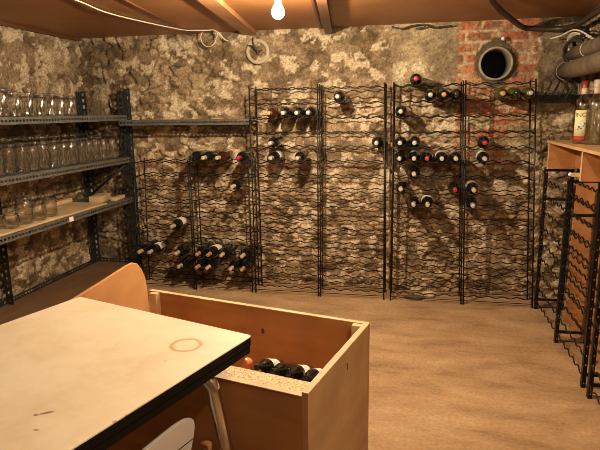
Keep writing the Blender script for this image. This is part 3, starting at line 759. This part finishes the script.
# ------------------------------------------------------------------ white chair under the table
Tm = Matrix.Translation((TB.x, TB.y, 0)) @ Matrix.Rotation(-ta, 4, 'Z')
pz = floor_pt(190, 416, .55); lx, ly = loc_of(pz)
t = empty('chair', Tm @ Vector((lx, ly - .18, 0)), (0, 0, -ta)); tag(t, 'small white rounded-back chair tucked under the table', 'chair')
def shell(poly3, th, nm, mat):
    b = MB(); b.prism(poly3, 0, th); return b
# backrest: upright rounded panel, plane x = const
outl = []
for i in range(25):
    a = -PI / 2 + PI * i / 24 * 1.0
for (y, z) in [(-.15, .30), (-.20, .40), (-.21, .47), (-.19, .515), (-.14, .538), (-.05, .552), (.08, .562), (.145, .560), (.178, .545), (.186, .52), (.178, .485), (.155, .43), (.125, .36), (.10, .30)]:
    outl.append((y, z))
outl = [(v.x, v.y) for v in smooth_path([(p[0], p[1], 0) for p in outl], 4)]
b = MB(); b.prism(outl, 0, .012, Matrix(((0, 0, 1, 0), (1, 0, 0, 0), (0, 1, 0, 0), (0, 0, 0, 1))))
b.build('backrest', M['white_plastic'], t, bevel=.004)
b = MB(); b.box(.0121, .0128, -.205, .172, .484, .487); b.build('seam', M['black_edge'], t)
b = MB(); b.prism(rrect(-.30, .0, -.16, .15, .05), .285, .30); b.build('seat', M['white_plastic'], t, bevel=.004)
for (x, y) in ((-.02, -.13), (-.02, .11), (-.27, -.13), (-.27, .11)):
    b = MB(); b.tube([(x, y, .285), (x * 1.05, y * 1.12, 0)], .009, 8); b.build('leg', M['chrome'], t)

# ------------------------------------------------------------------ bench box with bottles
ba = math.radians(13.0); bx = Vector((math.cos(ba), -math.sin(ba))); by = Vector((math.sin(ba), math.cos(ba)))
BR = Vector((-0.152, 1.983)); BW, BD, BH = 1.05, 0.585, 0.60
t = empty('storage_box', (BR.x, BR.y, 0), (0, 0, -ba)); tag(t, 'large open plywood box behind the table with bottles inside', 'box')
w = .018
b = MB(); b.box(-BW, 0, -w, 0, 0, BH); o = b.build('back_panel', M['plywood_in'], t)
b = MB(); b.box(-w, 0, -BD, -w, 0, BH); b.build('right_panel', M['plywood_out'], t)
b = MB(); b.box(-BW, -w, -BD, -BD + w, 0, BH - .012); b.build('front_panel', M['plywood_in'], t)
b = MB(); b.box(-BW + w, -w, -BD + w, -w, .02, .035); b.build('bottom_panel', M['plywood_in'], t)
for nm, x0, x1, y0, y1, z in (('top_edge', -BW, 0, -w - .0015, .0015, BH), ('top_edge', -w - .0015, .0015, -BD, -w - .0016, BH), ('top_edge', -BW, -w - .0016, -BD - .0015, -BD + w + .0015, BH - .012)):
    b = MB(); b.box(x0, x1, y0, y1, z, z + .003); b.build(nm, M['edge_wood'], t)
for x0 in (-w - .04, -BW + w + .002):
    b = MB(); b.box(x0, x0 + .038, -w - .028, -w, .035, BH); b.build('corner_batten', M['edge_wood'], t)
# rough chipboard ledge inside the front
b = MB(); b.box(-BW + .15, -w - .001, -BD + w + .001, -BD + w + .072, .035, BH - .0125)
b.build('chipboard_lining', M['cork'], t)
# left end board, taller, rounded far corner, leaning outwards
outl = [(-.56, .03), (0, .03), (.004, .45), (.012, .60), (.006, .655), (-.010, .700), (-.034, .731), (-.060, .742), (-.11, .737), (-.25, .711), (-.376, .690), (-.56, .660)]
Ml = Matrix(((0, 0, 1, 0), (1, 0, 0, 0), (0, 1, 0, 0), (0, 0, 0, 1)))
b = MB(); b.prism(outl, 0, .015, Matrix.Translation((-BW - .017, 0, 0)) @ Matrix.Rotation(-.06, 4, 'Y') @ Ml)
b.build('end_board', M['headboard'], t, bevel=.003)
# knots and dark marks on the panels
for (x, z, r) in ((-.46, .50, .008), (-.70, .47, .006)):
    b = MB(); b.lathe([(0, 0), (r, 0), (r * .9, .0012), (0, .0012)], 12, Matrix.Translation((x, -w - .0002, z)) @ Matrix.Rotation(PI / 2, 4, 'X') @ Matrix.Diagonal((1, 1.6, 1, 1))); b.build('wood_knot', M['batten_dark'], t)
b = MB(); b.lathe([(0, 0), (.006, 0), (.005, .0012), (0, .0012)], 12, Matrix.Translation((.0002, -.25, .535)) @ Matrix.Rotation(PI / 2, 4, 'Y') @ Matrix.Diagonal((2.2, 1, 1, 1))); b.build('wood_knot', M['batten_dark'], t)
Bm = Matrix.Translation((BR.x, BR.y, 0)) @ Matrix.Rotation(-ba, 4, 'Z')
b = MB(); b.box(-BW + w + .001, -w - .002, -BD + w + .074, -w - .002, .285, .300); b.build('inner_shelf', M['plywood_in'], t)
b = MB(); b.box(-.335, -.022, -.385, -.30, .3005, .464); b.build('inner_block', M['plywood_in'], t)
for i, (px, py, c, lb, what) in enumerate([(264, 367, BK, True, 'white-labelled bottle in the plywood box, left of the four in a row'), (279.5, 371, BK, False, 'unlabelled black-capped bottle in the plywood box, second from left'),
                                       (295, 373.5, BK, True, 'white-labelled bottle in the plywood box, third from left'), (311, 377.5, BK, True, 'white-labelled bottle in the plywood box, nearest its right end')]):
    sh = floor_pt(px, py, .55)          # where the shoulder shows
    ax = Bm.to_3x3() @ Vector((.03, -.89, .40)).normalized()
    q = Vector((0, 0, 1)).rotation_difference(ax).to_matrix().to_4x4()
    yl = q.inverted() @ Vector((0, 0, 1)); tw = math.atan2(yl.y, yl.x) - PI / 2
    bottle(sh - ax * .205 * .65, (q @ Matrix.Rotation(tw, 4, 'Z')).to_euler(), what, c, 'bottle', lb, 'bottles in the plywood box').scale = (.65, .65, .65)
ax = Bm.to_3x3() @ Vector((.45, 0, .89)).normalized()
bottle(floor_pt(249, 360, .60) - ax * .2995, Vector((0, 0, 1)).rotation_difference(ax).to_euler(), 'orange-capped bottle leaning in the plywood box beside the table corner', OR, 'bottle', False, 'bottles in the plywood box')
# bottle leaning under the table against the box
ax = Vector((0.0, .115, 1)).normalized()
bottle(Vector((-.613, 1.388, .0045)), Vector((0, 0, 1)).rotation_difference(ax).to_euler(), 'large tan-capped wine bottle standing on the floor under the table', T).scale = (1.3, 1.3, 1.3)

# ------------------------------------------------------------------ wooden cubby on the right rack
CX0, CX1, CY0, CY1, CZ0, CZ1 = 0.872, 1.052, 2.55, 3.93, 1.0, 1.19
t = empty('wooden_cubby', (CX0, CY1, CZ0)); tag(t, 'orange-brown open wooden cubby with divider on top of the right rack', 'cubby')
oc = Vector((CX0, CY1, CZ0))
b = MB(); b.box(CX0 - .012, CX1, CY0, CY1 + .004, CZ1 - .016, CZ1); put(b, 'top_board', M['crate_top'], t, oc)
b = MB(); b.box(CX0, CX1, CY1 - .016, CY1, CZ0, CZ1 - .016); put(b, 'end_panel', M['crate_wood'], t, oc)
b = MB(); b.box(CX0 - .003, CX0, CY1 - .017, CY1 + .001, CZ0, CZ1 - .016); put(b, 'end_edge', M['edge_wood'], t, oc)
b = MB(); b.box(CX0, CX1 - .012, 3.15, 3.165, CZ0 + .012, CZ1 - .016); put(b, 'divider', M['crate_wood'], t, oc)
b = MB(); b.box(CX0 - .003, CX0, 3.149, 3.166, CZ0 + .012, CZ1 - .016); put(b, 'divider_edge', M['edge_wood'], t, oc)
b = MB(); b.box(CX1 - .012, CX1, CY0, CY1 - .016, CZ0 + .012, CZ1 - .016); put(b, 'back_panel', M['crate_wood'], t, oc)
b = MB(); b.box(CX0, CX1, CY0, CY0 + .016, CZ0, CZ1 - .016); put(b, 'end_panel', M['crate_wood'], t, oc)
b = MB(); b.box(CX0 - .045, CX0 + .10, 3.167, 3.185, CZ0 + .035, CZ0 + .055); put(b, 'batten', M['edge_wood'], t, oc)
b = MB(); b.sphere((CX0 - .048, 3.176, CZ0 + .047), .011, 10, 8); put(b, 'screw_cap', M['paper'], t, oc)

# plywood sheet standing behind the right rack
t = empty('plywood_sheet', (1.045, 3.8, 0)); tag(t, 'orange plywood sheet leaning against the right wall behind the bottle rack', 'board'); oc = Vector((1.045, 3.8, 0))
b = MB(); b.box(1.040, 1.050, 2.3, 3.84, 0.0, 0.985); put(b, 'sheet', M['crate_wood'], t, oc)
b = MB(); b.box(1.039, 1.051, 3.84, 3.843, 0.0, 0.985); put(b, 'cut_edge', M['edge_wood'], t, oc)

# spirit bottles on the cubby
def spirit(loc, label, with_label):
    t = empty('spirit_bottle', loc); t.scale = (1.3, 1.3, 1.3); tag(t, label, 'bottle', 'clear bottles on the cubby')
    R = .036; H_ = .175
    b = MB(); b.lathe([(0, .006), (.03, 0), (R, .006), (R, H_), (R * .9, H_ + .018), (.018, H_ + .035), (.014, H_ + .045), (.0135, H_ + .075), (.011, H_ + .075), (.0115, H_ + .045), (.015, H_ + .033), (R * .9 - .003, H_ + .016), (R - .003, H_), (R - .003, .010), (0, .012)], 28); b.build('bottle_glass', M['clear'], t)
    if with_label:
        a0 = math.atan2(-loc[1], -loc[0]); h0, h1 = .012, .125
        def band(z0, z1, nm, mat, rr=R + .0006, half=1.0):
            b = MB(); b.lathe([(rr, z0), (rr, z1)], 20, None, False, a0 - half, a0 + half); return b.build(nm, mat, t, solid=.0006)
        band(.034, .150, 'paper_label', plain('yellow cream label', (0.80, 0.66, 0.36), .6))
        band(.012, .0335, 'red_strip', plain('red label strip', (0.33, 0.04, 0.02), .6), R + .0009)
        def curved(pts2, nm, mat, lift):
            rr = R + lift; vs = []
            b = MB(); b.prism([(p[0], p[1]) for p in pts2], 0, .0006)
            b.v = [((rr + v[2]) * math.cos(a0 + v[0] / rr), (rr + v[2]) * math.sin(a0 + v[0] / rr), v[1]) for v in b.v]
            return b.build(nm, mat, t)
        blue = plain('pale blue print', (0.55, 0.62, 0.70), .6); ink = plain('olive ink', (0.16, 0.16, 0.02), .6)
        curved([(.017 * math.cos(i * PI / 8) - .003, .082 + .021 * math.sin(i * PI / 8) * (1 + .15 * math.sin(i * 2))) for i in range(16)], 'printed_scene', blue, .0014)
        for (x, z, w_) in ((-.012, .076, .006), (-.004, .068, .005), (.012, .09, .006), (-.016, .066, .004), (.006, .080, .004)):
            curved([(x + w_ * math.cos(i * PI / 4), z + w_ * .7 * math.sin(i * PI / 4)) for i in range(8)], 'printed_leaf', plain('dark print', (0.07, 0.10, 0.06), .6), .0022)
        cu = bpy.data.curves.new('lettering', 'FONT'); cu.body = 'INCA'; cu.size = .027; cu.align_x = 'CENTER'; cu.extrude = .0003
        tmp = bpy.data.objects.new('lettering', cu); C.objects.link(tmp)
        dg = bpy.context.evaluated_depsgraph_get(); me = bpy.data.meshes.new_from_object(tmp.evaluated_get(dg))
        bpy.data.objects.remove(tmp)
        for v in me.vertices:
            rr = R + .0016 + v.co.z; x, z = v.co.x, v.co.y + .120
            v.co = (rr * math.cos(a0 + x / R), rr * math.sin(a0 + x / R), z)
        me.materials.append(ink); o = bpy.data.objects.new('lettering', me); C.objects.link(o); o.parent = t
    b = MB(); b.lathe([(.0145, H_ + .045), (.0145, H_ + .073)], 16); b.lathe([(.0145, H_ + .045), (.0143, H_ + .045)], 16); b.build('cream_band', M['cap_cream'], t, solid=.0006)
    b = MB(); b.lathe([(.0160, H_ + .0735), (.0160, H_ + .103), (0, H_ + .104)], 16); b.build('cap', plain('dark red cap', (0.22, 0.025, 0.012), .4) if with_label else M['cap_cream'], t)
SP = [(0.962, 3.55), (0.995, 3.43)]
spirit((SP[0][0], SP[0][1], 1.1905), 'clear bottle with yellow label and red cap standing on the wooden cubby', True)
spirit((SP[1][0], SP[1][1], 1.1905), 'clear unlabelled bottle on the cubby, cut by the right edge of the photo', False)

# ------------------------------------------------------------------ pipes and cables in the right corner
def tubes(name, paths, r, mat, label, cat, n=8, group=None):
    b = MB()
    for p in paths: b.tube(p, r, n)
    return tag(b.build(name, mat), label, cat, group)
t = empty('lagged_pipe', (0.985, 4.2, 1.645)); tag(t, 'thick grey-brown lagged pipe, lower and nearer of the two on the right wall', 'pipe', 'lagged pipes')
b = MB(); b.tube([(0, 0, 0), (0, -.4, 0), (0, -.9, .003), (0, -2.4, .01)], [.055, .057, .056, .057], 20); b.build('pipe_run', M['pipe'], t)
b = MB(); b.lathe([(.056, -.006), (.0595, -.006), (.0595, .006), (.056, .006)], 20, Matrix.Translation((0, -.06, 0)) @ Matrix.Rotation(PI / 2, 4, 'X'), True); b.build('strap', M['cement'], t)
t = empty('lagged_pipe', (1.02, 4.2, 1.752)); tag(t, 'grey-brown lagged pipe above and behind the thicker one on the right wall', 'pipe', 'lagged pipes')
b = MB(); b.tube([(0, 0, 0), (0, -.4, 0), (0, -.9, .002), (0, -2.4, .008)], [.044, .046, .045, .046], 20); b.build('pipe_run', M['pipe'], t)
b = MB(); b.lathe([(.045, -.004), (.048, -.004), (.048, .004), (.045, .004)], 20, Matrix.Translation((0, -.42, 0)) @ Matrix.Rotation(PI / 2, 4, 'X'), True); b.build('wire_tie', M['cable_white'], t)
tubes('ceiling_pipe', [smooth_path([(.18, 1.9, 1.988), (.27, 2.7, 1.985), (.369, 3.244, 1.98), (.48, 3.62, 1.970), (.63, 4.0, 1.95), (.70, 4.135, 1.938), (.78, 4.155, 1.930), (.90, 4.15, 1.922), (.975, 4.08, 1.920), (1.0, 3.92, 1.925), (1.0, 3.55, 1.938), (1.0, 2.4, 1.955)], 6)], .018, M['dark_pipe'],
      'thin dark pipe bending across the ceiling and round the right corner', 'pipe', 12)
paths = []
for k in range(4):
    d = k * .022
    paths.append(smooth_path([(1.01, 4.15 - d, 1.70), (.985 - d * .3, 4.12 - d, 1.80 + d * .5), (.98 - d * .3, 3.98 - d, 1.852 + d * .2), (.99, 3.82 - d * .6, 1.845 - d * .2), (1.02, 3.70 - d * .4, 1.80)], 5))
paths.append(smooth_path([(.88, 4.16, 1.862), (.93, 4.12, 1.872), (.96, 3.95, 1.885), (.97, 3.80, 1.862), (1.0, 3.66, 1.805)], 5))
tubes('cable_bundle', paths, .0055, M['cable_white'], 'loop of pale cables arching over the lagged pipes in the corner', 'cable', 6)
paths = [smooth_path([(1.0, 4.14, 1.70), (.96, 4.10, 1.78), (.965, 3.95, 1.825), (1.0, 3.83, 1.80)], 5), smooth_path([(1.03, 4.1, 1.79), (.985, 4.0, 1.84), (1.0, 3.86, 1.83)], 5)]
tubes('cable_bundle', paths, .012, M['cable_dark'], 'dark cables bunched inside the pale cable loop', 'cable', 6)
t = empty('valve', (1.0, 3.78, 1.84)); tag(t, 'black lobed valve handle above the lagged pipes', 'valve')
b = MB()
for k in range(6):
    a = k * PI / 3; b.sphere((-.012, .026 * math.cos(a), .026 * math.sin(a)), .0145, 10, 8)
b.sphere((0, 0, 0), .026, 12, 8); b.build('handle', M['cap_black'], t)
b = MB(); b.tube([(0, 0, 0), (.07, 0, -.03)], .012, 8); b.build('stem', M['cap_black'], t)
# guessed black bar and wires, added for a dark band in the corner
t = empty('corner_bar', (0.95, 4.14, 1.47)); tag(t, 'black bar with tangled wires for the dark band in the right back corner', 'bracket')
b = MB(); b.box(-.145, .10, -.018, .018, -.02, .02); b.build('bar', M['iron'], t)
b = MB(); b.box(.082, .10, -.60, -.018, -.02, .012); b.build('side_bar', M['iron'], t)
for k in range(4):
    b = MB(); x = -.10 + .05 * k
    b.tube(smooth_path([(x, -.02, -.01), (x + .02, -.05, .05), (x + .045, -.03, .10), (x + .02, .0, .14)], 5), .006, 6); b.build('wire', M['cable_dark'], t)

# ------------------------------------------------------------------ cables on the ceiling and back wall
cable = smooth_path([(-1.78, 2.2, 1.995), (-1.80, 2.79, 2.000), (-1.83, 3.10, 1.996), (-1.82, 3.42, 2.000), (-1.70, 3.91, 1.997), (-1.60, 3.97, 1.995), (-1.50, 3.99, 1.994)], 6)
cable += smooth_path([(-1.50, 3.99, 1.994), (-1.50, 4.05, 2.005), (-1.47, 4.10, 1.985), (-1.44, 4.12, 1.945), (-1.41, 4.13, 1.93)], 5)
tubes('ceiling_cable', [cable], .0042, M['cable_white'], 'thin pale cable running along the brown ceiling to the back wall', 'cable', 6)
ring = [(-1.565 + .062 * math.cos(a * PI / 12), 4.12 + .01 * math.sin(a * PI / 6), 1.955 + .062 * math.sin(a * PI / 12)) for a in range(24)]
b = MB(); b.tube(ring, .0035, 6, True); b.tube(smooth_path([(-1.52, 4.11, 1.985), (-1.49, 4.10, 2.003), (-1.485, 4.10, 1.97), (-1.505, 4.11, 1.95)], 5), .0035, 6)
tag(b.build('wire_coil', M['cable_white']), 'thin white wire coil hanging from the ceiling cable near the back wall', 'wire')
t = empty('cable_coil', (-1.195, 4.185, 1.865)); tag(t, 'flat round coil of cream cable hung on the back wall', 'cable')
b = MB()
for rr, dy in ((.086, 0), (.079, -.006), (.072, 0.002)):
    b.tube([(rr * math.cos(a * PI / 20), dy - .012, -.015 + rr * math.sin(a * PI / 20)) for a in range(40)], .0056, 6, True)
b.build('cable_loops', plain('tan cable', (0.46, 0.37, 0.25), .6), t)
b = MB(); b.tube(smooth_path([(-.035, -.012, .085), (-.03, -.03, .05), (-.012, -.03, .0), (.02, -.028, -.01), (.035, -.02, .0)], 5), .007, 6)
b.tube(smooth_path([(-.075, -.015, .03), (-.03, -.03, .02), (.0, -.03, -.005), (.0, -.028, -.03)], 5), .007, 6); b.build('cable_tie', M['cable_dark'], t)
tubes('wall_cable', [smooth_path([(-.19, 4.17, 1.985), (-.12, 4.165, 1.97), (-.05, 4.165, 1.985), (.03, 4.165, 1.992), (.055, 4.16, 1.985), (.10, 4.17, 1.968), (.16, 4.175, 1.972), (.23, 4.175, 1.975)], 5),
      smooth_path([(-.02, 4.17, 1.965), (.03, 4.165, 1.970), (.055, 4.16, 1.99)], 5)], .006, M['cable_dark'], 'dark cable stapled along the top of the back wall by the brickwork', 'cable', 6)
t = empty('ceramic_hook', (0.577, 4.20, 1.878)); tag(t, 'small white ceramic insulator on the brickwork above the flue', 'hook')
b = MB(); b.lathe([(0, -.0), (.012, 0), (.014, .012), (.009, .018), (.012, .026), (0, .03)], 14, Matrix.Rotation(PI / 2, 4, 'X')); b.build('knob', M['paper'], t)
b = MB(); b.tube([(.0, -.02, .0), (.012, -.025, -.012), (.016, -.022, -.03)], .003, 6); b.build('hook_wire', M['cable_dark'], t)

# ------------------------------------------------------------------ rubble on the floor
def pebble(name, loc, sc, mat, label):
    b = MB(); b.sphere((0, 0, 0), 1, 14, 9)
    b.v = [(v[0] * sc[0] * (1 + .25 * math.sin(5 * v[1] + 2 * v[2])), v[1] * sc[1] * (1 + .2 * math.sin(4 * v[0])), max(v[2], -.8) * sc[2]) for v in b.v]
    o = b.build(name, mat); o.location = loc; return tag(o, label, 'stone', 'loose stones under the rack')
pebble('loose_stone', (0.02, 4.02, .0125), (.085, .045, .015), M['stone_dark'], 'dark flat stone on the floor under the rack by the flue')
pebble('loose_stone', (0.135, 4.08, .021), (.05, .035, .026), M['stone_pale'], 'pale stone chunk on the floor under the rack by the flue')

# ------------------------------------------------------------------ lamps
def emit(name, col, s):
    m = bpy.data.materials.new(name); m.use_nodes = True; nt = m.node_tree; nt.nodes.clear()
    o = nd(nt, 'ShaderNodeOutputMaterial'); e = nd(nt, 'ShaderNodeEmission'); e.inputs[0].default_value = (*col, 1); e.inputs[1].default_value = s
    nt.links.new(e.outputs[0], o.inputs[0]); return m
WARM = (1.0, 0.83, 0.57)
def glow_glass():
    m = bpy.data.materials.new('glowing glass envelope'); m.use_nodes = True; nt = m.node_tree; nt.nodes.clear()
    o = nd(nt, 'ShaderNodeOutputMaterial'); e = nd(nt, 'ShaderNodeEmission'); e.inputs[0].default_value = (*WARM, 1); e.inputs[1].default_value = 30
    tr = nd(nt, 'ShaderNodeBsdfTransparent'); mx = nd(nt, 'ShaderNodeMixShader'); mx.inputs[0].default_value = 0.15
    nt.links.new(tr.outputs[0], mx.inputs[1]); nt.links.new(e.outputs[0], mx.inputs[2]); nt.links.new(mx.outputs[0], o.inputs[0]); return m
M['glow'] = glow_glass()
def lamp(loc, strength, label):
    t = empty('light_bulb', loc); tag(t, label, 'lamp')
    b = MB(); b.lathe([(0, -.036), (.016, -.033), (.028, -.022), (.032, -.006), (.030, .010), (.022, .026), (.014, .040), (.0, .040)], 24); b.build('bulb_glass', M['glow'], t)
    b = MB(); b.sphere((0, 0, -.003), .013, 12, 8); b.build('filament', emit('glowing filament', WARM, strength * 5.6), t)
    top = ZC - loc[2]
    b = MB(); b.lathe([(0, .041), (.016, .041), (.019, .055), (.019, .078), (.010, .085), (0, .086)], 14); b.build('lamp_holder', M['brass'], t)
    b = MB(); b.tube([(0, 0, .085), (0, 0, top)], .004, 6); b.build('flex', M['cable_dark'], t)
    return t
lamp((-0.665, 2.697, 1.872), 4700, 'bare glowing bulb hanging from the brown ceiling near the top of the photo')
lamp((0.38, 1.02, 1.90), 1750, 'bare glowing bulb hanging in the near part of the cellar, out of frame')

# ------------------------------------------------------------------ world and view
w_ = bpy.data.worlds.new('world'); bpy.context.scene.world = w_; w_.use_nodes = True
w_.node_tree.nodes['Background'].inputs[0].default_value = (0, 0, 0, 1)
sc = bpy.context.scene
sc.view_settings.view_transform = 'Standard'; sc.view_settings.look = 'None'; sc.view_settings.gamma = 1
sc.view_settings.use_curve_mapping = False; sc.view_settings.exposure = 0.0
sc.cycles.filter_width = 0.85; sc.cycles.transparent_max_bounces = 48; sc.cycles.max_bounces = 8; sc.cycles.sample_clamp_indirect = 6
